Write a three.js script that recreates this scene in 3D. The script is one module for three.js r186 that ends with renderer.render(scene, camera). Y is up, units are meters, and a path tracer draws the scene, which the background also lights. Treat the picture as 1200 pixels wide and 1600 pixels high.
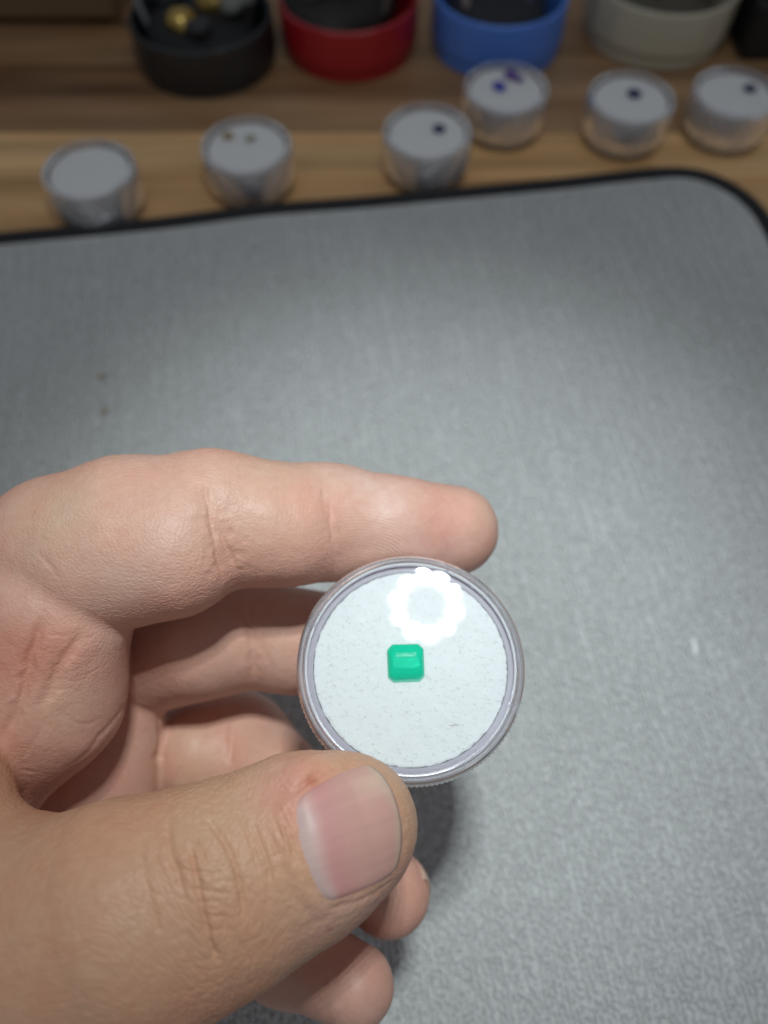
import * as THREE from 'three';
import { mergeGeometries, mergeVertices, toCreasedNormals } from 'three/addons/utils/BufferGeometryUtils.js';
import { RoundedBoxGeometry } from 'three/addons/geometries/RoundedBoxGeometry.js';

// ------------------------------------------------------------------ camera, light, exposure
const V = (x, y, z) => new THREE.Vector3(x, y, z);
const scene = new THREE.Scene();
const F_PX = 1210, PITCH = THREE.MathUtils.degToRad(61), CAM_H = 0.175;      // focal length in photo pixels, tilt down, height over the table
const camera = new THREE.PerspectiveCamera(2 * Math.atan(800 / F_PX) * 180 / Math.PI, 0.75, 0.005, 5);
camera.position.set(0, CAM_H, 0);
const FWD = V(0, -Math.sin(PITCH), -Math.cos(PITCH)), RGT = V(1, 0, 0), DWN = V(0, -Math.cos(PITCH), Math.sin(PITCH));
camera.up.set(0, 1, 0);
camera.lookAt(camera.position.clone().add(FWD));
camera.focus = 0.097;
camera.userData.fStop = camera.getFocalLength() / 2.05;
scene.background = new THREE.Color(0.164, 0.171, 0.186);                    // dim room
const renderer = new THREE.WebGLRenderer();
renderer.toneMapping = THREE.LinearToneMapping;
renderer.toneMappingExposure = 0.94;
renderer.shadowMap.enabled = true;

// photo pixel + depth (mm along the lens axis) -> millimetres in lens axes -> metres in the world
const cam3 = (px, py, d) => [(px - 600) / F_PX * d, (py - 800) / F_PX * d, d];
const toWorld = ([x, y, z]) => camera.position.clone().addScaledVector(RGT, x / 1000).addScaledVector(DWN, y / 1000).addScaledVector(FWD, z / 1000);
const dirWorld = ([x, y, z]) => V(0, 0, 0).addScaledVector(RGT, x).addScaledVector(DWN, y).addScaledVector(FWD, z);
const at = (px, py, d) => toWorld(cam3(px, py, d));
function onPlane(px, py, h) {                                               // where the ray through a pixel meets the height h
  const dir = dirWorld([(px - 600) / F_PX, (py - 800) / F_PX, 1]);
  return camera.position.clone().addScaledVector(dir, (h - CAM_H) / dir.y);
}

// the held jar, in lens axes (mm): middle of the lid's top; the lamp; the lid's normal mirrors the lamp where the photograph shows its reflection
const JAR_C = cam3(642, 1037, 102.3), LAMP_DIR = [0.070, -0.603, -0.795], LAMP_D = 300;
const LAMP = JAR_C.map((c, i) => c + LAMP_DIR[i] * LAMP_D);
const unit = (a) => { const l = Math.hypot(...a); return a.map((x) => x / l); };
const dot = (a, b) => a[0] * b[0] + a[1] * b[1] + a[2] * b[2];
const sub = (a, b) => [a[0] - b[0], a[1] - b[1], a[2] - b[2]];
const mad = (a, b, s) => [a[0] + b[0] * s, a[1] + b[1] * s, a[2] + b[2] * s];
let JAR_N = [0, -0.4, -0.9];
for (let i = 0; i < 6; i++) {
  const ray = [(666 - 600) / F_PX, (945 - 800) / F_PX, 1], t = dot(JAR_C, JAR_N) / dot(ray, JAR_N), p = ray.map((x) => x * t);
  const a = unit(p.map((x) => -x)), b = unit(sub(LAMP, p));
  JAR_N = unit(mad(a, b, 1));
}
const JAR_W = toWorld(JAR_C), JAR_NW = dirWorld(JAR_N), LAMP_W = toWorld(LAMP);

// ------------------------------------------------------------------ helpers
let seed = 7;
const rnd = () => { seed = (seed + 0x6d2b79f5) | 0; let t = Math.imul(seed ^ (seed >>> 15), 1 | seed); t = (t + Math.imul(t ^ (t >>> 7), 61 | t)) ^ t; return ((t ^ (t >>> 14)) >>> 0) / 4294967296; };
const clamp = (x, a, b) => Math.min(b, Math.max(a, x)), lerp = (a, b, t) => a + (b - a) * t;
const sstep = (a, b, x) => { const t = clamp((x - a) / (b - a), 0, 1); return t * t * (3 - 2 * t); };
const hash3 = (x, y, z) => { let h = Math.imul(x, 374761393) ^ Math.imul(y, 668265263) ^ Math.imul(z, 2147483647 ^ 0x5bd1e995); h = Math.imul(h ^ (h >>> 13), 1274126177); return ((h ^ (h >>> 16)) >>> 0) / 4294967296; };
function noise3(x, y, z) {
  const i = Math.floor(x), j = Math.floor(y), k = Math.floor(z);
  let u = x - i, v = y - j, w = z - k; u = u * u * (3 - 2 * u); v = v * v * (3 - 2 * v); w = w * w * (3 - 2 * w);
  const a = lerp(lerp(hash3(i, j, k), hash3(i + 1, j, k), u), lerp(hash3(i, j + 1, k), hash3(i + 1, j + 1, k), u), v);
  const b = lerp(lerp(hash3(i, j, k + 1), hash3(i + 1, j, k + 1), u), lerp(hash3(i, j + 1, k + 1), hash3(i + 1, j + 1, k + 1), u), v);
  return lerp(a, b, w) * 2 - 1;
}
const fbm = (x, y, z, n = 4) => { let s = 0, a = 0.5; for (let i = 0; i < n; i++, a *= 0.5, x *= 2.03, y *= 2.03, z *= 2.03) s += a * noise3(x + 7 * i, y, z); return s; };
function cells3(x, y, z) {                                                  // F2 - F1 of jittered points
  const i = Math.floor(x), j = Math.floor(y), k = Math.floor(z); let a = 9, b = 9;
  for (let dx = -1; dx < 2; dx++) for (let dy = -1; dy < 2; dy++) for (let dz = -1; dz < 2; dz++) {
    const X = i + dx, Y = j + dy, Z = k + dz;
    const d = (X + hash3(X, Y, Z) - x) ** 2 + (Y + hash3(X + 91, Y, Z) - y) ** 2 + (Z + hash3(X, Y + 57, Z) - z) ** 2;
    if (d < a) { b = a; a = d; } else if (d < b) b = d;
  }
  return Math.sqrt(b) - Math.sqrt(a);
}
const taken = new Map();
const numbered = (name) => { const n = taken.get(name) ?? 0; taken.set(name, n + 1); return n ? name + '_' + String(n).padStart(3, '0') : name; };
function tag(o, label, category, group) { o.userData = { label, category }; if (group) o.userData.group = group; return o; }
function thing(name, label, category, position, group) { const o = new THREE.Group(); o.name = numbered(name); o.position.copy(position); scene.add(o); return tag(o, label, category, group); }
function part(name, geometry, material, parent) { const m = new THREE.Mesh(geometry, material); m.name = name; m.castShadow = m.receiveShadow = true; parent.add(m); return m; }
function single(name, geometry, material, position, label, category, group) { const m = part(numbered(name), geometry, material, scene); m.position.copy(position); return tag(m, label, category, group); }
const std = (rgb, roughness, more = {}) => { const { physical, ...rest } = more; const m = new (physical ? THREE.MeshPhysicalMaterial : THREE.MeshStandardMaterial)({ roughness, ...rest }); m.color.setRGB(...rgb); return m; };
function dataTexture(size, fill, { srgb = false, repeat = true, height = size } = {}) {
  const data = new Uint8Array(size * height * 4);
  for (let y = 0; y < height; y++) for (let x = 0; x < size; x++) {
    const c = fill(x, y), o = (y * size + x) * 4;
    for (let k = 0; k < 3; k++) data[o + k] = clamp(Math.round((Array.isArray(c) ? c[k] : c) * 255), 0, 255);
    data[o + 3] = 255;
  }
  const t = new THREE.DataTexture(data, size, height);
  t.magFilter = t.minFilter = THREE.LinearFilter;
  t.wrapS = t.wrapT = repeat ? THREE.RepeatWrapping : THREE.ClampToEdgeWrapping;
  if (srgb) t.colorSpace = THREE.SRGBColorSpace;
  t.needsUpdate = true;
  return t;
}
const toS = (c) => (c <= 0.0031308 ? c * 12.92 : 1.055 * Math.pow(c, 1 / 2.4) - 0.055);
const lathe = (pts, n = 96) => { const g = new THREE.LatheGeometry(pts.map(([r, y]) => new THREE.Vector2(r / 1000, y / 1000)), n); return toCreasedNormals(g, 0.6); };

// ------------------------------------------------------------------ lamp over the desk (out of the frame, mirrored in the lid)
{
  const aim = onPlane(705, 985, 0).sub(LAMP_W).normalize();
  const lamp = thing('desk_lamp', 'gooseneck desk lamp with a ring of white light beads over the mat', 'lamp', V(0.42, 0, -0.36));
  const local = (p) => p.clone().sub(lamp.position);
  const q = new THREE.Quaternion().setFromUnitVectors(V(0, -1, 0), aim);
  const black = std([0.02, 0.02, 0.022], 0.4);
  const glow = std([0.9, 0.9, 0.9], 0.4); glow.emissive.setRGB(0.92, 1, 1); glow.emissiveIntensity = 8;
  const put = (m, off = V(0, 0, 0)) => { m.position.copy(local(LAMP_W.clone().add(off.clone().applyQuaternion(q)))); m.quaternion.copy(q); return m; };
  put(part('head', lathe([[0, 2], [20, 2], [22, -1], [24, -2], [25, 1], [23, 16], [13, 26], [0, 27]]), black, lamp));
  const N = 10, R = 0.0150;
  for (let i = 0; i < N; i++) {
    const a = i / N * 2 * Math.PI + 0.2, off = V(Math.cos(a) * R, 0, Math.sin(a) * R);
    put(part('light_bead', new THREE.CylinderGeometry(0.0017, 0.0017, 0.002, 20), glow, lamp), off.clone().setY(0.0015));
    const wide = [1, 4, 6, 9].includes(i);                                   // four of the beads have no lens and spill light around the beam
    const s = new THREE.SpotLight(new THREE.Color().setRGB(0.92, 1.0, 1.0), wide ? 0.016 : 0.0385, 0, Math.PI / 180 * (wide ? 60 : 20), 1, 2);
    s.name = 'light_bead_light';
    const w = LAMP_W.clone().add(off.clone().setY(-0.0045).applyQuaternion(q));
    s.position.copy(w); s.target.position.copy(w.clone().add(aim));
    s.castShadow = true; s.shadow.radius = 0.08; s.shadow.mapSize.set(1024, 1024); s.shadow.camera.near = 0.02; s.shadow.camera.far = 1.5;
    scene.add(s, s.target);
  }
  const top = local(LAMP_W).addScaledVector(aim, -0.026);
  const neck = new THREE.CatmullRomCurve3([top, top.clone().add(V(0.03, 0.10, -0.02)), V(-0.12, 0.52, -0.05), V(-0.01, 0.38, 0), V(0, 0.02, 0)]);
  part('gooseneck', new THREE.TubeGeometry(neck, 80, 0.006, 12), black, lamp);
  part('base', lathe([[0, 0], [58, 0], [60, 2], [60, 14], [56, 18], [10, 22], [0, 22]]), black, lamp);
}

// ------------------------------------------------------------------ table
{
  const table = new THREE.Group(); table.name = 'table_top'; table.userData.kind = 'structure'; scene.add(table);
  const edges = [-0.62, -0.53, -0.44, -0.352, -0.292, -0.2515, -0.2265, -0.17, -0.08, 0.02, 0.12, 0.26];
  const tones = [[0.30, 0.185, 0.10], [0.25, 0.15, 0.075], [0.19, 0.115, 0.062], [0.22, 0.13, 0.065], [0.25, 0.15, 0.078], [0.50, 0.315, 0.15], [0.40, 0.245, 0.115], [0.40, 0.24, 0.12], [0.3, 0.18, 0.1], [0.33, 0.2, 0.11], [0.28, 0.17, 0.09]];
  const grain = [0, 1].map((v) => {
    const W = 1024, H = 128, g = (x, y) => {
      const wob = fbm(x * 0.004, y * 0.02, 3 + v * 11, 3) * 9, knot = Math.exp(-(((x - 300 - v * 380) / 90) ** 2 + ((y - 64) / 26) ** 2));
      const ring = Math.sin((y * 0.16 + wob + knot * 9)) * 0.5 + 0.5, fine = fbm(x * 0.02, y * 0.6, 9 + v, 3), streak = fbm(x * 0.006, y * 0.09, 31 + v * 3, 3);
      return [ring, fine, streak, knot];
    };
    return [dataTexture(W, (x, y) => { const [r, f, s, k] = g(x, y), m = 0.84 + 0.12 * r + 0.16 * f + 0.42 * s - 0.45 * k; return [toS(clamp(m, 0, 1.2) * 0.8), toS(clamp(m - 0.06 * (1 - r) - 0.05 * k, 0, 1.2) * 0.8), toS(clamp(m - 0.12 * (1 - r) - 0.08 * k, 0, 1.2) * 0.8)]; }, { srgb: true, height: H }),
      dataTexture(W, (x, y) => { const [r, f] = g(x, y); return 0.5 + 0.25 * f + 0.15 * r; }, { height: H })];
  });
  for (let i = 0; i + 1 < edges.length; i++) {
    const w = edges[i + 1] - edges[i] - 0.0006, g = new RoundedBoxGeometry(1.5, 0.028, w, 2, 0.0007), uv = g.attributes.uv, p = g.attributes.position;
    for (let k = 0; k < p.count; k++) uv.setXY(k, p.getX(k) / 0.62 + i * 0.37, p.getZ(k) / 0.11 + i * 0.41);
    const m = std(tones[i].map((c) => c * 1.45 / 0.66), 0.5, { map: grain[i % 2][0], bumpMap: grain[i % 2][1], bumpScale: 0.0002 });
    part('board', g, m, table).position.set(0, -0.014, (edges[i] + edges[i + 1]) / 2);
  }
}

// ------------------------------------------------------------------ mat
const MAT_T = 0.0026;
const matPoint = (px, py) => onPlane(px, py, MAT_T);
{
  const a = matPoint(0, 374), b = matPoint(1010, 270), along = b.clone().sub(a).setY(0).normalize(), back = V(-along.z, 0, along.x);   // back points towards the viewer
  if (back.z < 0) back.negate();
  const turn = Math.atan2(-along.z, along.x), corner = matPoint(1150, 256), L = 0.46, D = 0.36, RC = 0.030;
  const mat = thing('cleaning_mat', 'grey plush cloth mat with black bound edge lying on the wooden table', 'mat', corner.clone().setY(0));
  mat.rotation.y = turn;                                                    // local: x from -L to 0, z from 0 to D
  const inset = (x, z, r) => {                                              // pull a point inside the rounded outline
    const cx = clamp(x, -L + RC, -RC), cz = clamp(z, RC, D - RC), dx = x - cx, dz = z - cz, l = Math.hypot(dx, dz), m = RC - r;
    return l > m ? [cx + dx / l * m, cz + dz / l * m] : [x, z];
  };
  const wave = (x, z) => 0.0007 * noise3(x * 16 + 3, z * 16, 1.5) + 0.0009 * noise3(x * 9, z * 9 + 4, 6.5)
    - 0.0011 * Math.exp(-((((x + 0.165) * 0.55 + (z - 0.075) * 0.9 - 0.012) / 0.006) ** 2)) * sstep(-0.2, -0.14, x) * sstep(0.0, -0.05, x)
    + 0.0018 * Math.exp(-((x + 0.02) ** 2 + (z - 0.012) ** 2) / 0.0006) + 0.0012 * Math.exp(-((x + 0.16) ** 2 + (z - 0.005) ** 2) / 0.0005);
  const S = 0.0024, nx = Math.round(L / S), nz = Math.round(D / S), pos = [], uv = [], idx = [];
  for (let j = 0; j <= nz; j++) for (let i = 0; i <= nx; i++) {
    const [x, z] = inset(-L + L * i / nx, D * j / nz, 0.0012);
    pos.push(x, MAT_T + 0.0003 + wave(x, z), z); uv.push(x, z);
  }
  for (let j = 0; j < nz; j++) for (let i = 0; i < nx; i++) { const k = j * (nx + 1) + i; idx.push(k, k + nx + 1, k + 1, k + 1, k + nx + 1, k + nx + 2); }
  const g = new THREE.BufferGeometry();
  g.setAttribute('position', new THREE.Float32BufferAttribute(pos, 3)); g.setAttribute('uv', new THREE.Float32BufferAttribute(uv, 2)); g.setIndex(idx); g.computeVertexNormals();
  const cloth = std([0.635, 0.65, 0.648], 0.95, { physical: true, sheen: 0.4, sheenRoughness: 0.6 });
  cloth.sheenColor.setRGB(0.5, 0.53, 0.55);
  part('plush_cloth', g, cloth, mat);
  // the pile: short tufts in ribs, standing on the cloth
  const blade = mergeVertices(new THREE.IcosahedronGeometry(1, 2).deleteAttribute('normal').deleteAttribute('uv')), bp = blade.attributes.position;
  for (let i = 0; i < bp.count; i++) { const k = 1 + 0.30 * noise3(bp.getX(i) * 2.3, bp.getY(i) * 2.3 + 4, bp.getZ(i) * 2.3) + 0.12 * noise3(bp.getX(i) * 6, bp.getY(i) * 6, bp.getZ(i) * 6); bp.setXYZ(i, bp.getX(i) * k, bp.getY(i) * k, bp.getZ(i) * k); }
  blade.computeVertexNormals();
  const spots = [], RIB = 0.00100, STEP = 0.00094;
  for (let c = 0; c * RIB < L; c++) for (let r = 0; r * STEP < D; r++) {
    const z = (r + 0.5 * (c % 2) + (rnd() - 0.5) * 0.8) * STEP, x = -(c + 0.5 + (rnd() - 0.5) * 0.5) * RIB + 0.0004 * noise3(c * 0.7, r * 0.06, 2), [ix, iz] = inset(x, z, 0.0046);
    if (ix === x && iz === z) spots.push([x, z]);
  }
  const pile = new THREE.InstancedMesh(blade, cloth, spots.length), M4 = new THREE.Matrix4(), Q = new THREE.Quaternion(), tint = new THREE.Color();
  spots.forEach(([x, z], i) => {
    const t = 0.97 + 0.05 * rnd() + 0.02 * noise3(x * 60, z * 60, 8) + 0.05 * noise3(x * 22, z * 22, 3), up = 0.85 + 0.35 * rnd();
    Q.setFromEuler(new THREE.Euler((rnd() - 0.5) * 0.5, (rnd() - 0.5) * 1.5 + (rnd() < 0.5 ? 3.14 : 0), (rnd() - 0.5) * 0.5));
    M4.compose(V(x, MAT_T + 0.0006 + wave(x, z), z), Q, V(0.00040 + 0.00010 * rnd(), 0.00056 * up, 0.00052 + 0.00020 * rnd()));
    pile.setMatrixAt(i, M4); pile.setColorAt(i, tint.setRGB(t, t, t));
  });
  pile.name = 'pile'; pile.userData.kind = 'stuff'; pile.castShadow = pile.receiveShadow = true; mat.add(pile);
  const outline = [];
  const arc = (cx, cz, a0) => { for (let i = 0; i <= 8; i++) { const t = a0 + i / 8 * Math.PI / 2; outline.push([cx + Math.cos(t) * (RC - 0.001), cz + Math.sin(t) * (RC - 0.001)]); } };
  const run = (x0, z0, x1, z1) => { for (let i = 1; i < 30; i++) outline.push([lerp(x0, x1, i / 30), lerp(z0, z1, i / 30)]); };
  arc(-RC, D - RC, 0); run(-RC, D - 0.001, -L + RC, D - 0.001); arc(-L + RC, D - RC, Math.PI / 2); run(-L + 0.001, D - RC, -L + 0.001, RC); arc(-L + RC, RC, Math.PI); run(-L + RC, 0.001, -RC, 0.001); arc(-RC, RC, 1.5 * Math.PI); run(-0.001, RC, -0.001, D - RC);
  const curve = new THREE.CatmullRomCurve3(outline.map(([x, z]) => V(x, 0.0021 + wave(x, z), z)), true);
  const bind = new THREE.TubeGeometry(curve, 500, 0.0027, 10, true);
  part('bound_edge', bind, std([0.012, 0.012, 0.016], 0.7), mat);
  const speck = (px, py, sx, sy, sz, rgb, label, name, category) => {
    const s = new THREE.IcosahedronGeometry(1, 2), p = s.attributes.position;
    for (let i = 0; i < p.count; i++) { const k = 1 + 0.3 * noise3(p.getX(i) * 2 + px, p.getY(i) * 2, p.getZ(i) * 2); p.setXYZ(i, p.getX(i) * sx * k, p.getY(i) * sy * k, p.getZ(i) * sz * k); }
    s.computeVertexNormals();
    return single(name, s, std(rgb, 0.9), onPlane(px, py, MAT_T + 0.0014).setY(MAT_T + 0.0014 + sy * 0.4), label, category);
  };
  speck(160, 588, 0.0010, 0.0005, 0.0007, [0.40, 0.33, 0.22], 'small brown crumb on grey mat, the one farther from the hand', 'crumb', 'crumb');
  speck(163, 640, 0.0008, 0.0005, 0.0010, [0.46, 0.40, 0.29], 'pale tan crumb on grey mat, the one closer to the hand', 'crumb', 'crumb');
  speck(1084, 1010, 0.0006, 0.0005, 0.0022, [0.90, 0.92, 0.92], 'tiny white lint fibre lying on the open grey mat', 'lint_fibre', 'lint');
}

// ------------------------------------------------------------------ jars (local y along the jar's axis, 0 at its foot)
const clear = std([0.97, 0.97, 1.0], 0.02, { physical: true, transmission: 1, thickness: 0, ior: 1.49 });
const frosted = std([0.90, 0.88, 0.97], 0.10, { physical: true, transmission: 0.55, thickness: 0.001, ior: 1.45 });
const satin = std([1, 1, 1], 0.38, { physical: true, transmission: 1, thickness: 0, ior: 1.45, specularIntensity: 0.36 });
const acrylic = std([0.96, 0.95, 1.0], 0.04, { physical: true, transmission: 0.83, thickness: 0.001, ior: 1.45 });
const hazy = std([0.94, 0.92, 0.88], 0.05, { physical: true, transmission: 0.96, thickness: 0, ior: 1.49 });
const JH = 16.4;                                                            // height of a jar
const ribbed = (g, from, to, n, amp) => { const p = g.attributes.position; for (let i = 0; i < p.count; i++) { const x = p.getX(i), y = p.getY(i) * 1000, z = p.getZ(i), r = Math.hypot(x, z); if (y < from || y > to || r < 0.0150) continue; const k = 1 + amp * Math.cos(Math.atan2(z, x) * n) / r / 1000; p.setX(i, x * k); p.setZ(i, z * k); } g.computeVertexNormals(); return toCreasedNormals(g, 0.6); };
const lidRim = ribbed(lathe([[13.75, JH - 0.95], [13.8, JH - 0.5], [13.95, JH - 0.12], [14.15, JH], [14.35, JH - 0.12], [14.5, JH - 0.34], [14.65, JH - 0.16], [14.85, JH - 0.16], [15.08, JH - 0.45], [15.25, JH - 1.0], [15.3, JH - 1.6], [15.3, JH - 11.6], [15.2, JH - 12.0], [14.9, JH - 12.2], [14.4, JH - 12.2], [14.35, JH - 1.5], [14.2, JH - 1.25], [13.8, JH - 1.2], [13.75, JH - 0.95]], 560), JH - 11.7, JH - 1.5, 140, 0.10);
const lidWindow = (() => { const g = new THREE.CircleGeometry(0.01377, 96); g.rotateX(-Math.PI / 2); g.translate(0, (JH - 1.05) / 1000, 0); return g; })();
const cup = lathe([[0, 0], [14.0, 0], [14.6, 0.2], [14.95, 0.6], [14.95, 3.3], [14.7, 3.6], [14.1, 3.7], [14.1, JH - 1.9], [14.0, JH - 1.6], [13.8, JH - 1.5], [13.2, JH - 1.5], [13.05, JH - 1.7], [13.0, 1.3], [12.8, 1.0], [0, 1.0]], 128);
const FOAM_R = 13.03, FOAM_TOP = JH - 1.75;
const FT = 512;
const foamPits = (() => {
  const h = new Float32Array(FT * FT).fill(1), pit = new Float32Array(FT * FT);
  for (let n = 0; n < 1500; n++) {
    const cx = rnd() * FT, cy = rnd() * FT, r = 2.6 + 4.2 * rnd() * rnd(), d = 0.25 + 0.75 * rnd() * rnd();
    for (let y = Math.floor(cy - r); y <= cy + r; y++) for (let x = Math.floor(cx - r); x <= cx + r; x++) {
      const q = ((x - cx) ** 2 + (y - cy) ** 2) / (r * r); if (q >= 1) continue;
      const o = ((y + FT) % FT) * FT + (x + FT) % FT; h[o] = Math.min(h[o], 1 - d * Math.sqrt(1 - q)); pit[o] = Math.max(pit[o], d * (1 - q));
    }
  }
  return [h, pit];
})();
const foamBump = dataTexture(FT, (x, y) => 0.15 + 0.75 * foamPits[0][y * FT + x] + 0.06 * (hash3(x, y, 2) - 0.5));
const foamColor = dataTexture(FT, (x, y) => { const m = 0.955 + 0.04 * (hash3(x >> 2, y >> 2, 3) - 0.5) + 0.03 * (hash3(x, y, 8) - 0.5); return [toS(m * 0.985), toS(m), toS(m)]; }, { srgb: true });
const foamMat = std([0.80, 0.835, 0.80], 0.95, { map: foamColor, bumpMap: foamBump, bumpScale: 0.00018 });
const paleFoam = foamMat.clone(); paleFoam.color.setRGB(0.92, 0.915, 0.87);
function foamGeometry(n) {
  const SEG = 360, RINGS = 40, pos = [], uv = [], idx = [], edge = (a) => FOAM_R - 0.10 + 0.06 * noise3(Math.cos(a) * 26 + n, Math.sin(a) * 26, n) + 0.05 * noise3(Math.cos(a) * 90, Math.sin(a) * 90 + n, 4);
  for (let j = 0; j <= RINGS; j++) for (let i = 0; i < SEG; i++) {
    const a = i / SEG * 2 * Math.PI, e = edge(a), r = e * Math.min(1, (j + 0.02) / (RINGS - 3)), down = j <= RINGS - 3 ? 0 : [0.25, 1.2, FOAM_TOP - 1.1][j - RINGS + 2];
    const x = Math.cos(a) * (j > RINGS - 3 ? e + 0.06 : r), z = Math.sin(a) * (j > RINGS - 3 ? e + 0.06 : r);
    pos.push(x / 1000, (FOAM_TOP - down + (down ? 0 : 0.10 * noise3(x * 0.5, z * 0.5, n) + 0.05 * noise3(x * 1.6, z * 1.6, n))) / 1000, z / 1000); uv.push(x / 26 + n * 0.13, (z + down) / 26);
  }
  for (let j = 0; j < RINGS; j++) for (let i = 0; i < SEG; i++) { const a = j * SEG + i, b = j * SEG + (i + 1) % SEG; idx.push(a, b, a + SEG, b, b + SEG, a + SEG); }
  const g = new THREE.BufferGeometry(); g.setAttribute('position', new THREE.Float32BufferAttribute(pos, 3)); g.setAttribute('uv', new THREE.Float32BufferAttribute(uv, 2)); g.setIndex(idx); g.computeVertexNormals();
  return g;
}
// a step-cut octagon or a round brilliant, girdle at y = 0, millimetres -> metres; culet down
function cutGem(rings) {
  const pos = [], tri = (a, b, c) => pos.push(...a, ...b, ...c);
  const cap = (r, flip) => { for (let i = 1; i + 1 < r.length; i++) flip ? tri(r[0], r[i + 1], r[i]) : tri(r[0], r[i], r[i + 1]); };
  cap(rings[0], true);
  for (let k = 0; k + 1 < rings.length; k++) for (let i = 0, n = rings[k].length; i < n; i++) { const a = rings[k][i], b = rings[k][(i + 1) % n], c = rings[k + 1][i], d = rings[k + 1][(i + 1) % n]; tri(a, b, c); tri(b, d, c); }
  cap(rings[rings.length - 1], false);
  const g = new THREE.BufferGeometry(); g.setAttribute('position', new THREE.Float32BufferAttribute(pos.map((x) => x / 1000), 3)); g.computeVertexNormals(); return g;
}
const octagon = (w, l, c, y) => [[w, l - c], [w - c * 0.47, l - c * 0.47], [w - c, l], [-w + c, l], [-w + c * 0.47, l - c * 0.47], [-w, l - c], [-w, -l + c], [-w + c * 0.47, -l + c * 0.47], [-w + c, -l], [w - c, -l], [w - c * 0.47, -l + c * 0.47], [w, -l + c]].map(([x, z]) => [x, y, z]);
function frosty(g, levels, amp, freq) {                                     // facets with a fine uneven polish
  let p = Array.from(g.attributes.position.array);
  for (let l = 0; l < levels; l++) { const o = []; for (let i = 0; i < p.length; i += 9) { const a = p.slice(i, i + 3), b = p.slice(i + 3, i + 6), c = p.slice(i + 6, i + 9), m = (u, v) => u.map((x, k) => (x + v[k]) / 2), ab = m(a, b), bc = m(b, c), ca = m(c, a); o.push(...a, ...ab, ...ca, ...ab, ...b, ...bc, ...ca, ...bc, ...c, ...ab, ...bc, ...ca); } p = o; }
  for (let i = 0; i < p.length; i += 3) { const x = p[i] * freq, y = p[i + 1] * freq, z = p[i + 2] * freq; p[i] += amp * noise3(x, y, z); p[i + 1] += amp * noise3(x + 31, y, z); p[i + 2] += amp * noise3(x, y + 17, z); }
  const q = new THREE.BufferGeometry(); q.setAttribute('position', new THREE.Float32BufferAttribute(p, 3)); q.computeVertexNormals(); return q;
}
const polygon = (n, r, y, turn = 0) => Array.from({ length: n }, (_, i) => { const a = (i + turn) / n * 2 * Math.PI; return [Math.cos(a) * r, y, Math.sin(a) * r]; });
const gemMat = (rgb, dist, ior = 1.58, rough = 0.02) => { const m = std([1, 1, 1], rough, { physical: true, transmission: 1, thickness: 0.002, ior, attenuationDistance: dist }); m.attenuationColor.setRGB(...rgb); return m; };
function jar(position, quaternion, spin, n, label, foamLabel, group) {
  const j = thing('gem_jar', label, 'jar', position, group);
  j.quaternion.copy(quaternion).multiply(new THREE.Quaternion().setFromAxisAngle(V(0, 1, 0), spin));
  const lid = part('lid', lidRim, acrylic, j);
  part('window', lidWindow, clear, lid);
  if (!group) part('window', lidWindow, satin, lid).position.y = -0.0003;      // the moulded underside of the lid's plate
  part('cup', cup, group ? hazy : frosted, j);
  const f = single('foam_pad', foamGeometry(n), group ? paleFoam : foamMat, position, foamLabel, 'foam pad', group && 'foam pads in the jars on the table');
  f.quaternion.copy(j.quaternion);
  if (group) { j.scale.setScalar(SMALL); f.scale.setScalar(SMALL); }
}
const UPQ = new THREE.Quaternion(), SMALL = 0.95;                            // the jars on the table are a little smaller
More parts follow.
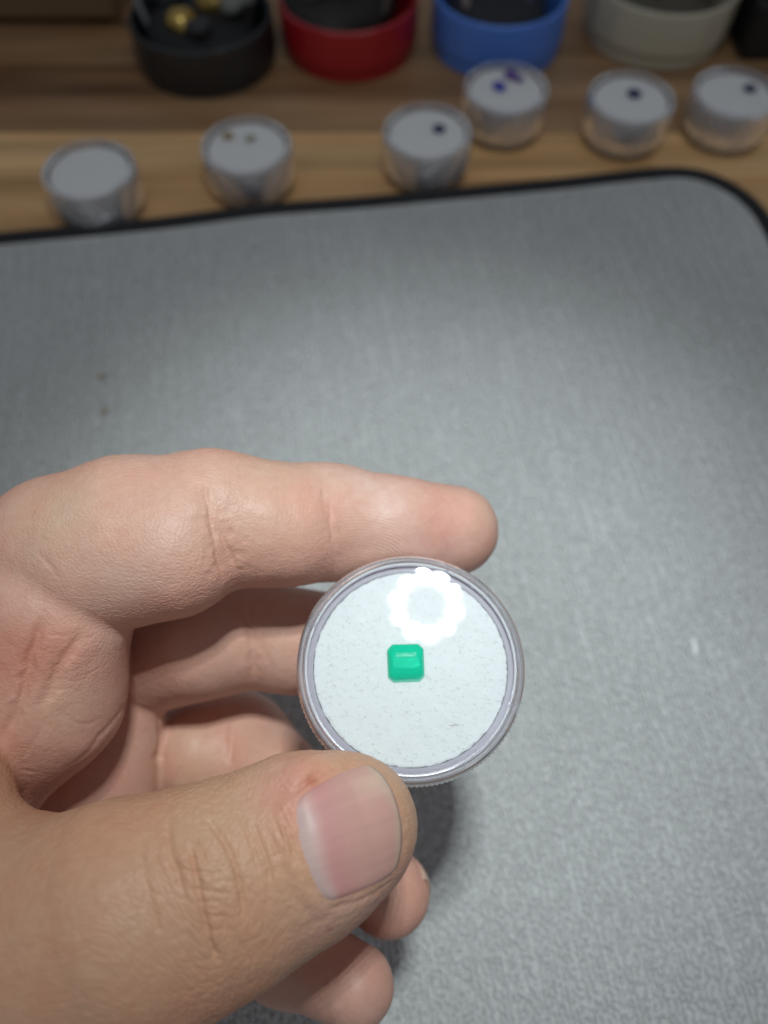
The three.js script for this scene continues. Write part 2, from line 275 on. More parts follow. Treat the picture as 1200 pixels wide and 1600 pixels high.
{
  const q = new THREE.Quaternion().setFromUnitVectors(V(0, 1, 0), JAR_NW), foot = JAR_W.clone().addScaledVector(JAR_NW, -JH / 1000);
  jar(foot, q, 0.4, 1, 'clear round plastic jar held between thumb and index finger', 'white foam pad under the green emerald in the held jar');
  // the emerald, its place found where its pixel meets the foam
  const top = mad(JAR_C, JAR_N, -1.9), ray = [(634 - 600) / F_PX, (1037 - 800) / F_PX, 1], t = dot(top, JAR_N) / dot(ray, JAR_N), w = toWorld(ray.map((x) => x * t));
  const emerald = cutGem([octagon(1.75, 0.75, 0.40, 0.92), octagon(1.98, 1.35, 0.56, 0.78), octagon(2.25, 1.98, 0.62, 0.52), octagon(2.45, 2.5, 0.72, 0.10), octagon(2.45, 2.5, 0.72, -0.06), octagon(2.15, 2.05, 0.64, -0.62), octagon(1.7, 1.45, 0.55, -1.12), octagon(1.1, 0.75, 0.35, -1.50), octagon(0.6, 0.10, 0.05, -1.74)].reverse().map((r) => r.slice().reverse()));
  const cloudy = std([0.008, 0.97, 0.60], 0.15, { physical: true, transmission: 0.54, thickness: 0.002, ior: 1.58, attenuationDistance: 0.006 }); cloudy.attenuationColor.setRGB(0.10, 0.95, 0.70);
  const e = single('emerald', frosty(emerald, 2, 0.000004, 3600), cloudy, w.addScaledVector(JAR_NW, 0.0004), 'green step cut emerald with clipped corners on white foam', 'gem');
  const zAxis = dirWorld([0, 1, 0]).addScaledVector(JAR_NW, -dirWorld([0, 1, 0]).dot(JAR_NW)).normalize(), xAxis = JAR_NW.clone().cross(zAxis).normalize();
  e.quaternion.setFromRotationMatrix(new THREE.Matrix4().makeBasis(xAxis, JAR_NW, zAxis)).multiply(new THREE.Quaternion().setFromEuler(new THREE.Euler(0.095, 0.03, -0.03)));
  // fibre on the foam
  const ray2 = [(709 - 600) / F_PX, (1133 - 800) / F_PX, 1], t2 = dot(top, JAR_N) / dot(ray2, JAR_N), w2 = toWorld(ray2.map((x) => x * t2));
  const fib = new THREE.TubeGeometry(new THREE.CatmullRomCurve3([V(-0.0006, 0, 0), V(-0.0002, 0.0001, 0.00008), V(0.0002, 0.00008, -0.00006), V(0.0006, 0, 0.00005)]), 16, 0.00004, 6);
  const fm = single('dust_fibre', fib, std([0.45, 0.34, 0.28], 0.8), w2.addScaledVector(JAR_NW, 0.00012), 'tiny brown dust fibre on the foam of the held jar', 'fibre');
  fm.quaternion.copy(e.quaternion);
  // jars on the table: lid middle pixel
  const G = 'gem jars on the wooden table behind the mat';
  const rows = [
    [137, 262, 'clear jar on the table holding bare white foam only', 'bare white foam pad with no stone in a table jar'],
    [384, 224, 'clear jar on the table holding two small tan stones', 'white foam pad under the two tan stones'],
    [668, 202, 'clear jar standing before the others, beside the mat edge, one navy stone off its centre', 'white foam pad in the table jar by the mat edge with one navy stone'],
    [792, 134, 'clear jar close before the blue cup, holding purple and blue stones', 'white foam pad under the purple and blue stones'],
    [988, 149, 'clear jar before the cream cup with one dark navy stone in its middle', 'white foam pad in the jar before the cream cup'],
    [1152, 142, 'clear jar beside the cream cup with one slate blue stone off its centre', 'white foam pad under the slate blue stone'],
  ];
  const round = (r) => cutGem([polygon(12, r * 0.6, 0.34 * r), polygon(12, r, 0.05 * r, 0.5), polygon(12, r, -0.03 * r, 0.5), polygon(12, r * 0.1, -0.8 * r)].reverse().map((p) => p.slice().reverse()));
  const oval = (a, b) => { const g = round(1); g.scale(a, (a + b) / 2, b); return g; };
  rows.forEach(([px, py, label, foam], i) => { const c = onPlane(px, py, SMALL * JH / 1000); jar(V(c.x, 0, c.z), UPQ, i * 1.1, 3 + i * 2, label, foam, G); });
  const stone = (rgb) => std(rgb, 0.08, { physical: true, transmission: 0.35, thickness: 0.002, ior: 1.7 });
  const navy = stone([0.02, 0.035, 0.15]), slate = stone([0.04, 0.075, 0.16]), purple = stone([0.16, 0.07, 0.42]), blue = stone([0.07, 0.08, 0.62]), tan = stone([0.50, 0.33, 0.14]), olive = stone([0.52, 0.50, 0.34]);
  const put = (i, px, py, g, m, label) => {
    const p = onPlane(px, py, SMALL * FOAM_TOP / 1000 + 0.0006), o = single('gemstone', g, m, V(p.x, SMALL * FOAM_TOP / 1000 + 0.0007, p.z), label, 'gem');
    o.rotation.y = i * 1.7;
  };
  put(1, 356, 212, round(1.9), tan, 'small tan brown stone in the table jar, the darker of two'); put(1, 391, 216, round(1.7), olive, 'small olive tan stone in the table jar, the paler of two');
  put(2, 686, 201, round(2.2), navy, 'navy stone in the table jar by the mat edge');
  put(3, 780, 135, oval(2.9, 2.3), blue, 'violet blue oval stone in the jar before the blue cup'); put(3, 799, 117, oval(3.0, 2.5), purple, 'deep purple oval stone touching the violet blue one');
  put(3, 812, 124, round(1.6), purple, 'smallest purple stone in the jar before the blue cup');
  put(4, 991, 146, round(2.5), navy, 'dark navy round stone in the jar before the cream cup'); put(5, 1172, 138, round(2.3), slate, 'slate blue round stone in the jar beside the cream cup');
}

// ------------------------------------------------------------------ cups of small tools at the back of the table
{
  const cupShape = (r, h, flare = 0) => lathe([[0, 0], [r * 0.94, 0], [r, 0.6], [r + 0.2, h * 0.25], [r + 0.5 + flare * 0.6, h * 0.3], [r + flare, h - 0.5], [r + flare - 0.4, h], [r + flare - 1.2, h], [r + flare - 1.6, h - 0.6], [r - 1.5, 2], [0, 2]], 72);
  const cupAt = (px, py, r, h, flare, rgb, rough, label, floor) => {
    const p = onPlane(px, py, 0); p.z -= r / 1000;                          // pixel of the foot's near side
    const c = thing('tool_cup', label, 'cup', V(p.x, 0, p.z), 'cups of small tools');
    part('wall', cupShape(r, h, flare), std(rgb, rough, { physical: true, clearcoat: 0.2, clearcoatRoughness: 0.3 }), c);
    return p;
  };
  const stick = (p, dx, dz, lean, len, r, rgb, rough, label, name, category, metal = 0) => {
    const dir = V(lean[0], 1, lean[1]).normalize(), g = new THREE.CapsuleGeometry(r, len, 4, 12); g.translate(0, len / 2, 0);
    const m = single(name, g, std(rgb, rough, { metalness: metal }), V(p.x + dx, 0.0045 + r, p.z + dz), label, category); m.quaternion.setFromUnitVectors(V(0, 1, 0), dir); return m;
  };
  const lump = (p, dx, y, dz, s, rgb, rough, label, name, category, metal = 0) => {
    const g = mergeVertices(new THREE.IcosahedronGeometry(1, 3).deleteAttribute('normal').deleteAttribute('uv')), q = g.attributes.position;
    for (let i = 0; i < q.count; i++) { const k = 1 + 0.22 * noise3(q.getX(i) * 1.6 + dx * 900, q.getY(i) * 1.6, q.getZ(i) * 1.6); q.setXYZ(i, q.getX(i) * s[0] * k, q.getY(i) * s[1] * k, q.getZ(i) * s[2] * k); }
    g.computeVertexNormals();
    return single(name, g, std(rgb, rough, { metalness: metal }), V(p.x + dx, y, p.z + dz), label, category);
  };
  const black = cupAt(315, 156, 25.5, 17, 0.6, [0.018, 0.021, 0.025], 0.35, 'low round black cup holding brass bits');
  const red = cupAt(545, 131, 24.5, 19, 1.4, [0.42, 0.012, 0.022], 0.35, 'low round red cup with dark clutter inside');
  const blue = cupAt(780, 128, 24, 20, 0.8, [0.10, 0.27, 0.85], 0.4, 'low round blue cup holding thin picks');
  const cream = cupAt(1035, 112, 26, 21, 1.8, [0.58, 0.55, 0.43], 0.4, 'low round cream cup with dark and yellow lumps inside');
  lump(black, -0.006, 0.016, 0.006, [0.006, 0.005, 0.005], [0.55, 0.38, 0.12], 0.3, 'brass nugget lying in the black cup', 'brass_bit', 'metal bit', 0.9);
  lump(black, 0.004, 0.018, -0.004, [0.007, 0.005, 0.006], [0.42, 0.30, 0.10], 0.35, 'larger brass piece behind the nugget in the black cup', 'brass_bit', 'metal bit', 0.9);
  lump(black, 0.011, 0.018, -0.006, [0.008, 0.004, 0.008], [0.20, 0.20, 0.19], 0.5, 'flat grey disc leaning in the black cup', 'grey_disc', 'disc');
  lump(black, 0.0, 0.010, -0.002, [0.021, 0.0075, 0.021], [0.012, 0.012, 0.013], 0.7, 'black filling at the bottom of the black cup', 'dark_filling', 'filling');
  stick(black, -0.017, 0.004, [-0.35, -0.3], 0.035, 0.0014, [0.22, 0.24, 0.26], 0.4, 'thin grey rod leaning in the black cup', 'metal_rod', 'rod', 0.6);
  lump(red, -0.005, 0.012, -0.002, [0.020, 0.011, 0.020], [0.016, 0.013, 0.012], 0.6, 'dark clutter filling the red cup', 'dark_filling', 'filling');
  lump(red, -0.001, 0.022, 0.002, [0.004, 0.004, 0.004], [0.05, 0.055, 0.07], 0.08, 'shiny dark bead lying in the red cup', 'bead', 'bead');
  lump(red, 0.020, 0.024, -0.010, [0.009, 0.006, 0.007], [0.05, 0.15, 0.12], 0.5, 'teal green lump at the rim of the red cup', 'teal_lump', 'lump');
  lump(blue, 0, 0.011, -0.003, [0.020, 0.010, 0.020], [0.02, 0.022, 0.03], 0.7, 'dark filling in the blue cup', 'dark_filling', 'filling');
  stick(blue, -0.010, 0.010, [-0.25, -0.2], 0.045, 0.0013, [0.40, 0.30, 0.26], 0.5, 'pinkish thin stick leaning in the blue cup', 'thin_stick', 'stick');
  stick(blue, 0.006, 0.008, [0.3, -0.25], 0.045, 0.0012, [0.18, 0.2, 0.26], 0.4, 'thin steel pick leaning in the blue cup', 'steel_pick', 'pick', 0.7);
  stick(blue, 0.001, 0.006, [0.12, -0.5], 0.045, 0.003, [0.02, 0.02, 0.022], 0.5, 'black handled tool standing in the blue cup', 'black_tool', 'tool');
  stick(blue, -0.004, 0.0, [-0.1, -0.4], 0.045, 0.0025, [0.03, 0.1, 0.42], 0.5, 'blue handled tool standing in the blue cup', 'blue_tool', 'tool');
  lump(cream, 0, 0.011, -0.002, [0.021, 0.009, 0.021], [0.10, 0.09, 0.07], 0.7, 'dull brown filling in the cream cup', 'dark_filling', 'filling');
  lump(black, -0.012, 0.017, -0.010, [0.006, 0.004, 0.005], [0.06, 0.065, 0.07], 0.35, 'dark steel nut lying in the black cup', 'steel_nut', 'metal bit', 0.8);
  lump(black, 0.001, 0.0175, 0.011, [0.005, 0.003, 0.004], [0.03, 0.03, 0.032], 0.4, 'small black bead near the front of the black cup', 'black_bead', 'bead');
  stick(black, 0.014, -0.004, [0.4, -0.3], 0.03, 0.0016, [0.10, 0.10, 0.11], 0.35, 'dark steel pin leaning out of the black cup', 'steel_pin', 'pin', 0.7);
  lump(red, -0.012, 0.021, 0.004, [0.007, 0.005, 0.006], [0.035, 0.028, 0.026], 0.5, 'dark brown lump near the front of the red cup', 'dark_lump', 'lump');
  lump(red, 0.006, 0.021, -0.006, [0.008, 0.006, 0.007], [0.05, 0.045, 0.04], 0.3, 'grey brown lump behind the bead in the red cup', 'grey_lump', 'lump');
  stick(red, 0.010, 0.006, [0.35, -0.2], 0.03, 0.0013, [0.16, 0.14, 0.13], 0.4, 'thin brown pick leaning in the red cup', 'brown_pick', 'pick', 0.3);
  stick(blue, 0.013, 0.003, [0.28, -0.45], 0.04, 0.002, [0.03, 0.035, 0.05], 0.45, 'navy pen leaning on the rim of the blue cup', 'navy_pen', 'pen');
  stick(blue, -0.013, 0.002, [-0.35, -0.4], 0.04, 0.002, [0.05, 0.05, 0.055], 0.45, 'charcoal pen leaning on the rim of the blue cup', 'charcoal_pen', 'pen');
  lump(cream, -0.006, 0.019, 0.001, [0.009, 0.010, 0.009], [0.03, 0.02, 0.012], 0.6, 'dark brown lump in the cream cup', 'brown_lump', 'lump');
  lump(cream, 0.011, 0.020, -0.002, [0.011, 0.010, 0.010], [0.30, 0.19, 0.03], 0.6, 'mustard yellow lump in the cream cup', 'yellow_lump', 'lump');
  const p = onPlane(70, 42, 0), box = thing('wooden_box', 'plain brown wooden box at the back of the table', 'box', V(p.x - 0.012, 0, p.z - 0.03));
  part('box_body', new RoundedBoxGeometry(0.085, 0.03, 0.06, 3, 0.002).translate(0, 0.0175, 0), std([0.20, 0.13, 0.07], 0.6), box);
  for (const s of [-1, 1]) for (const t of [-1, 1]) part('foot', new THREE.CylinderGeometry(0.004, 0.0035, 0.0025, 16).translate(s * 0.034, 0.00125, t * 0.023), std([0.02, 0.02, 0.02], 0.8), box);
  const k = onPlane(1172, 98, 0), holder = thing('black_case', 'black plastic case standing beside the cream cup', 'case', V(k.x + 0.020, 0, k.z - 0.025));
  part('case_body', new RoundedBoxGeometry(0.05, 0.022, 0.05, 3, 0.003).translate(0, 0.011, 0), std([0.012, 0.012, 0.014], 0.5), holder);
  part('case_lid', new RoundedBoxGeometry(0.051, 0.010, 0.051, 3, 0.003).translate(0, 0.0275, 0), std([0.014, 0.014, 0.016], 0.45), holder);
}

// ------------------------------------------------------------------ the hand: a distance field in lens axes (mm), meshed, then finely wrinkled
const HAND_CELL = 0.9, HAND_LEVELS = 3;
const SK = (() => {
  // bones: [px, py, depth, radius mm]; every run of joints is a chain of tapered capsules
  const P = (px, py, d) => cam3(px, py, d);
  const prims = [];
  const chain = (g, list, sq = 1) => { for (let i = 0; i + 1 < list.length; i++) prims.push({ g, sq, a: P(...list[i]), b: P(...list[i + 1]), ra: list[i][3], rb: list[i + 1][3] }); };
  const ball = (g, px, py, d, r, px2 = px, py2 = py, d2 = d, r2 = r) => prims.push({ g, sq: 1, a: P(px, py, d), b: P(px2 + 0.01, py2, d2), ra: r, rb: r2 });
  // 0 palm and forearm
  const W0 = [-640, 1150, 138], W1 = [-660, 1330, 142];
  for (const [px, py, d, r] of [[-150, 1060, 117, 11.5], [15, 1065, 132, 11], [70, 1180, 142, 10.5], [100, 1320, 144, 9.5]]) chain(0, [[px, py, d, r], [(px * 0.45 - 350), py * 0.5 + 600, d * 0.5 + 68, 14], [...(py < 1200 ? W0 : W1), 15]]);
  chain(0, [[-640, 1240, 140, 19], [-1150, 1330, 138, 23]]);
  ball(0, -60, 1010, 106, 9, -80, 1120, 106, 10);
  // 1 thumb
  chain(1, [[-470, 1370, 112, 17], [-170, 1400, 97, 15], [20, 1517, 89, 15.8], [200, 1443, 87.5, 12.9]]);
  chain(1, [[200, 1443, 87.5, 12.9], [338, 1390, 88, 11.1], [478, 1320, 90.5, 9.9], [545, 1289, 92.5, 8.2]], 1.14);
  // 2 index
  chain(2, [[-160, 1035, 117, 11.5], [100, 869, 111, 11.0], [200, 836, 109.5, 10.7], [328, 809, 110, 9.2], [515, 816, 116, 8.25], [708, 829, 119.5, 6.95]]);
  ball(2, 150, 882, 107, 9.4, 268, 860, 106, 9.4); ball(2, 420, 832, 110, 7.6, 445, 834, 110.5, 7.4); ball(2, 615, 828, 116.5, 7.0);
  // 3 middle
  chain(3, [[15, 1065, 134, 11], [385, 988, 127, 8.5], [560, 1006, 131, 7.8], [690, 1040, 133, 7.2]]);
  ball(3, 150, 1035, 131, 9.2, 305, 1008, 123, 8.6); ball(3, 460, 1010, 127.5, 7.4);
  // 4 ring
  chain(4, [[70, 1180, 146, 10.5], [372, 1165, 138, 8.9], [490, 1288, 128, 7.7], [607, 1397, 119, 6.3]]);
  ball(4, 310, 1180, 134, 8.8, 322, 1182, 134, 8.6); ball(4, 420, 1215, 131, 7.4);
  // 5 little
  chain(5, [[100, 1320, 146, 9.5], [330, 1400, 135, 7.8], [447, 1487, 117, 6.7], [554, 1541, 109, 5.55]]);
  // 6 pad under the index finger, 7 pad under the middle and ring fingers, 8 flap of the thumb's web
  ball(6, 98, 968, 107.5, 9.6, 62, 1085, 110, 11.0); ball(6, 62, 1085, 110, 11.0, -12, 1205, 111, 8.6); ball(6, 40, 960, 108, 10);
  ball(7, 190, 1105, 127, 7.0, 166, 1250, 127, 8.4); ball(7, 120, 1215, 126, 9.5);
  ball(8, -150, 1180, 99, 11.5, -110, 1310, 94, 10.5);
  const NG = 9, NP = prims.length, PD = new Float64Array(NP * 16), PG = new Int32Array(NP);
  prims.forEach((p, i) => { const b = sub(p.b, p.a), l2 = dot(b, b); PG[i] = p.g; PD.set([...p.a, ...b, 1 / l2, p.ra, p.rb - p.ra, (p.a[0] + p.b[0]) / 2, (p.a[1] + p.b[1]) / 2, (p.a[2] + p.b[2]) / 2, Math.sqrt(l2) / 2 + Math.max(p.ra, p.rb), p.sq], i * 16); });
  const root = [null, P(20, 1500, 88.5), P(-150, 1020, 116), P(15, 1065, 134), P(70, 1180, 146), P(100, 1320, 146)];
  const KG = new Float64Array([6, 4, 3.0, 3.2, 3.2, 3, 4, 4, 4]), D = new Float64Array(NG);
  const KJ = [0, 0, 5, 5, 5, 5];
  function smin(a, b, k) { const h = k - Math.abs(a - b); return h > 0 ? Math.min(a, b) - h * h / k * 0.25 : Math.min(a, b); }
  function field(x, y, z) {
    for (let i = 0; i < NG; i++) D[i] = 60;
    for (let i = 0, o = 0; i < NP; i++, o += 16) {
      const g = PG[i], cx = x - PD[o + 9], cy = y - PD[o + 10], cz = z - PD[o + 11], near = D[g] + KG[g] + PD[o + 12] + 2;
      if (near > 0 && cx * cx + cy * cy + cz * cz > near * near) continue;
      const qx = x - PD[o], qy = y - PD[o + 1], qz = z - PD[o + 2], bx = PD[o + 3], by = PD[o + 4], bz = PD[o + 5];
      let t = (qx * bx + qy * by + qz * bz) * PD[o + 6]; t = t < 0 ? 0 : t > 1 ? 1 : t;
      const ex = qx - bx * t, ey = qy - by * t, ez = (qz - bz * t) * PD[o + 13];
      D[g] = smin(D[g], Math.sqrt(ex * ex + ey * ey + ez * ez) - (PD[o + 7] + PD[o + 8] * t), KG[g]);
    }
    let d = smin(smin(D[0], D[6], 2.2), D[7], 1.2);
    d = smin(d, D[8], 1.6);
    for (let i = 1; i < 6; i++) {
      if (D[i] > d + 8) continue;
      const r = root[i], dx = x - r[0], dy = y - r[1], dz = z - r[2], far = Math.sqrt(dx * dx + dy * dy + dz * dz);
      d = smin(d, D[i], i === 1 ? lerp(3, 0.6, sstep(10, 26, far)) : i === 2 ? lerp(3, 1.0, sstep(12, 26, far)) : lerp(5, 1.2, sstep(9, 24, far)));
    }
    // the jar presses the skin flat
    const vx = x - JAR_C[0], vy = y - JAR_C[1], vz = z - JAR_C[2], h = vx * JAR_N[0] + vy * JAR_N[1] + vz * JAR_N[2];
    const jd = Math.max(Math.sqrt(Math.max(0, vx * vx + vy * vy + vz * vz - h * h)) - 15.37, h - 0.05, -JH - 0.05 - h);
    if (jd < 3) { const a = -jd, q = Math.max(1.6 - Math.abs(d - a), 0) / 1.6; d = Math.max(d, a) + q * q * 0.4; }
    return d;
  }
  const grad = (x, y, z, e = 0.12) => unit([field(x + e, y, z) - field(x - e, y, z), field(x, y + e, z) - field(x, y - e, z), field(x, y, z + e) - field(x, y, z - e)]);
  return { prims, field, grad, P, D };
})();
// where the ray through a pixel meets the skin
function onSkin(px, py) {
  const r = unit([(px - 600) / F_PX, (py - 800) / F_PX, 1]); let t = 50;
  for (let i = 0; i < 120; i++) { const d = SK.field(r[0] * t, r[1] * t, r[2] * t); if (d < 0.002 || t > 230) break; t += d * 0.8; }
  return t > 230 ? null : [r[0] * t, r[1] * t, r[2] * t];
}
function skinMesh() {
  const h = HAND_CELL, lo = [1e9, 1e9, 1e9], hi = [-1e9, -1e9, -1e9];
  for (const p of SK.prims) for (let k = 0; k < 3; k++) { lo[k] = Math.min(lo[k], p.a[k] - p.ra - 2, p.b[k] - p.rb - 2); hi[k] = Math.max(hi[k], p.a[k] + p.ra + 2, p.b[k] + p.rb + 2); }
  const B = 6, nb = [0, 1, 2].map((k) => Math.ceil((hi[k] - lo[k]) / (h * B))), n = nb.map((x) => x * B + 1), [NX, NY, NZ] = n;
  const val = new Float32Array(NX * NY * NZ).fill(9), id = (i, j, k) => (k * NY + j) * NX + i, near = [];
  for (let bk = 0; bk < nb[2]; bk++) for (let bj = 0; bj < nb[1]; bj++) for (let bi = 0; bi < nb[0]; bi++) {
    const c = SK.field(lo[0] + (bi + 0.5) * B * h, lo[1] + (bj + 0.5) * B * h, lo[2] + (bk + 0.5) * B * h), full = Math.abs(c) < B * h * 1.1 + 1.2;
    if (full) near.push([bi, bj, bk]);
    for (let k = bk * B; k <= bk * B + B; k++) for (let j = bj * B; j <= bj * B + B; j++) for (let i = bi * B; i <= bi * B + B; i++) { const o = id(i, j, k); if (full) { if (val[o] === 9 || val[o] === -9) val[o] = SK.field(lo[0] + i * h, lo[1] + j * h, lo[2] + k * h); } else if (val[o] === 9 && c < 0) val[o] = -9; }
  }
  const verts = [], vid = new Int32Array(NX * NY * NZ).fill(-1), idx = [], EA = [], EB = [];
  for (let e = 0; e < 12; e++) { const ax = e >> 2, a = [0, 0, 0]; a[(ax + 1) % 3] = e & 1; a[(ax + 2) % 3] = (e >> 1) & 1; const b = a.slice(); b[ax] = 1; EA.push(a); EB.push(b); }
  for (const [bi, bj, bk] of near) for (let k = bk * B; k < bk * B + B; k++) for (let j = bj * B; j < bj * B + B; j++) for (let i = bi * B; i < bi * B + B; i++) {
    let sx = 0, sy = 0, sz = 0, m = 0;
    for (let e = 0; e < 12; e++) {
      const a = EA[e], b = EB[e], va = val[id(i + a[0], j + a[1], k + a[2])], vb = val[id(i + b[0], j + b[1], k + b[2])];
      if ((va < 0) !== (vb < 0)) { const t = va / (va - vb); sx += a[0] + (b[0] - a[0]) * t; sy += a[1] + (b[1] - a[1]) * t; sz += a[2] + (b[2] - a[2]) * t; m++; }
    }
    if (m) { vid[id(i, j, k)] = verts.length / 3; verts.push(lo[0] + (i + sx / m) * h, lo[1] + (j + sy / m) * h, lo[2] + (k + sz / m) * h); }
  }
  const step = [1, NX, NX * NY];
  for (const [bi, bj, bk] of near) for (let k = bk * B; k < bk * B + B; k++) for (let j = bj * B; j < bj * B + B; j++) for (let i = bi * B; i < bi * B + B; i++) {
    const o = id(i, j, k), at3 = [i, j, k], neg = val[o] < 0;
    for (let ax = 0; ax < 3; ax++) {
      const u = (ax + 1) % 3, v = (ax + 2) % 3; if (!at3[u] || !at3[v]) continue;
      if (neg === (val[o + step[ax]] < 0)) continue;
      const a = vid[o], b = vid[o - step[u]], c = vid[o - step[u] - step[v]], d = vid[o - step[v]];
      if (a < 0 || b < 0 || c < 0 || d < 0) continue;
      neg ? idx.push(a, b, c, a, c, d) : idx.push(a, c, b, a, d, c);
    }
  }
  return { pos: verts, nor: [], idx };
}
const pixelOf = (x, y, z) => [600 + x / z * F_PX, 800 + y / z * F_PX];
function refine(m, want) {                                                  // split wanted triangles into four, the new points moved onto the surface
  const mid = new Map(), out = [], { pos, nor } = m;
  const half = (a, b) => {
    const key = a < b ? a * 4194304 + b : b * 4194304 + a; let v = mid.get(key);
    if (v === undefined) {
      v = pos.length / 3; mid.set(key, v);
      const n = unit([nor[a * 3] + nor[b * 3], nor[a * 3 + 1] + nor[b * 3 + 1], nor[a * 3 + 2] + nor[b * 3 + 2]]);
      const x = (pos[a * 3] + pos[b * 3]) / 2, y = (pos[a * 3 + 1] + pos[b * 3 + 1]) / 2, z = (pos[a * 3 + 2] + pos[b * 3 + 2]) / 2, d = SK.field(x, y, z);
      pos.push(x - n[0] * d, y - n[1] * d, z - n[2] * d); nor.push(...(m.exact ? SK.grad(x, y, z) : n));
    }
    return v;
  };
  for (let t = 0; t < m.idx.length; t += 3) {
    const a = m.idx[t], b = m.idx[t + 1], c = m.idx[t + 2];
    if (want(a, b, c)) { const ab = half(a, b), bc = half(b, c), ca = half(c, a); out.push(a, ab, ca, ab, b, bc, ca, bc, c, ab, bc, ca); } else out.push(a, b, c);
  }
  m.idx = out;
}
// creases of the skin: pixels along each line, width and depth in mm; a negative depth is a ridge
const CREASES = [
  [[[56, 859], [79, 885], [92, 905]], 0.4, 0.15],
  [[[318, 750], [322, 775], [330, 812], [339, 868], [350, 906]], 0.45, 0.38], [[[325, 740], [335, 812], [350, 868], [360, 906]], 1.9, 0.7], [[[337, 817], [352, 845], [362, 868], [371, 892]], 0.4, 0.36], [[[309, 735], [311, 770], [318, 800]], 0.5, 0.12],
  [[[514, 780], [517, 815], [520, 840], [529, 880]], 0.5, 0.24], [[[510, 750], [516, 815], [528, 878]], 1.5, 0.35], [[[502, 748], [505, 775], [508, 806]], 0.35, 0.14], [[[534, 800], [536, 840], [540, 870]], 0.4, 0.08],
  [[[652, 822], [672, 810], [690, 792]], 0.18, -0.05],
  [[[70, 962], [56, 1000], [47, 1025], [41, 1058], [25, 1119], [5, 1157]], 0.8, 0.9], [[[132, 985], [112, 1012], [91, 1042], [76, 1084], [60, 1110]], 1.0, 0.6],
  [[[69, 992], [90, 992], [110, 995]], 0.25, 0.12], [[[91, 1108], [118, 1130], [138, 1132], [160, 1120]], 0.3, 0.12], [[[60, 1080], [88, 1078], [110, 1076]], 0.3, 0.10], [[[110, 1060], [140, 1050], [170, 1032]], 0.22, 0.07],
  [[[100, 1066], [125, 1062], [150, 1052]], 0.2, 0.06], [[[95, 1050], [118, 1046], [140, 1036]], 0.2, 0.06], [[[130, 1000], [142, 996], [150, 990]], 0.25, 0.1], [[[16, 1207], [40, 1204], [66, 1207]], 0.3, 0.12], [[[30, 1190], [60, 1150], [72, 1120]], 0.4, 0.12],
  [[[203, 1040], [205, 1075], [188, 1112], [154, 1150], [110, 1195]], 0.6, 0.25],
  [[[391, 925], [390, 966], [393, 987], [396, 1030], [398, 1064]], 0.8, 0.55], [[[412, 1000], [416, 1022], [420, 1045]], 0.6, 0.3],
  [[[253, 1110], [252, 1147], [248, 1182], [243, 1250]], 0.8, 0.6], [[[364, 1110], [363, 1150], [361, 1185], [356, 1216]], 0.7, 0.5],
  [[[263, 1283], [262, 1313], [268, 1338], [277, 1360], [287, 1400]], 0.42, 0.435], [[[298, 1320], [302, 1345], [307, 1367], [315, 1410], [322, 1450], [330, 1480], [342, 1502]], 0.42, 0.580],
  [[[325, 1278], [340, 1300], [357, 1327], [370, 1360], [377, 1393], [380, 1437]], 0.40, 0.493], [[[372, 1265], [380, 1285], [389, 1306], [399, 1334], [404, 1360]], 0.35, 0.290], [[[220, 1320], [223, 1350], [228, 1383], [240, 1427], [253, 1460]], 0.5, 0.232],
  [[[292, 1300], [308, 1318], [318, 1336], [322, 1360]], 0.3, 0.290], [[[392, 1280], [402, 1303], [412, 1330], [421, 1358], [426, 1390]], 0.35, 0.290], [[[412, 1285], [428, 1318], [436, 1340]], 0.3, 0.203], [[[436, 1262], [446, 1290], [456, 1326], [462, 1350]], 0.4, 0.348], [[[424, 1270], [436, 1296], [445, 1325]], 0.25, 0.217],
  [[[416, 1360], [418, 1395], [420, 1430]], 0.35, 0.174], [[[360, 1440], [368, 1468], [378, 1490]], 0.35, 0.174], [[[345, 1420], [352, 1450], [362, 1478]], 0.35, 0.145], [[[250, 1310], [246, 1340], [252, 1370]], 0.4, 0.145],
  [[[283, 1341], [300, 1340], [318, 1343]], 0.25, 0.203], [[[280, 1358], [300, 1362], [330, 1366], [352, 1362]], 0.25, 0.232], [[[290, 1392], [312, 1390], [336, 1394], [372, 1398]], 0.25, 0.203], [[[302, 1410], [330, 1408], [352, 1412]], 0.22, 0.174], [[[320, 1340], [340, 1343], [362, 1338]], 0.22, 0.174], [[[330, 1380], [348, 1376], [372, 1380]], 0.22, 0.145], [[[318, 1432], [340, 1430], [366, 1436]], 0.22, 0.145], [[[326, 1455], [346, 1452], [362, 1456]], 0.22, 0.116],
  [[[455, 1240], [468, 1231], [486, 1219], [516, 1201]], 0.42, 0.5], [[[430, 1225], [446, 1234], [456, 1241]], 0.25, 0.2], [[[440, 1212], [452, 1226], [460, 1236]], 0.25, 0.12],
  [[[462, 1240], [444, 1262], [444, 1294], [454, 1344], [475, 1394], [504, 1426]], 0.7, -0.35],
  [[[506, 1424], [530, 1416], [560, 1406], [599, 1386], [616, 1374]], 0.4, 0.2], [[[460, 1450], [500, 1440], [545, 1412]], 0.5, 0.1],
];
// pads that swell between the creases
const SWELLS = [[425, 790, 6, 0.25], [300, 1350, 3, 0.15], [345, 1350, 3.2, 0.2], [348, 1400, 3, 0.15], [318, 1385, 2.5, 0.12], [470, 1205, 3.2, 0.5], [500, 1190, 3, 0.35], [560, 1415, 4, 0.25], [110, 1030, 4, 0.3], [160, 1040, 5, 0.3], [130, 1180, 5, 0.3], [438, 1290, 2.4, 0.15]];
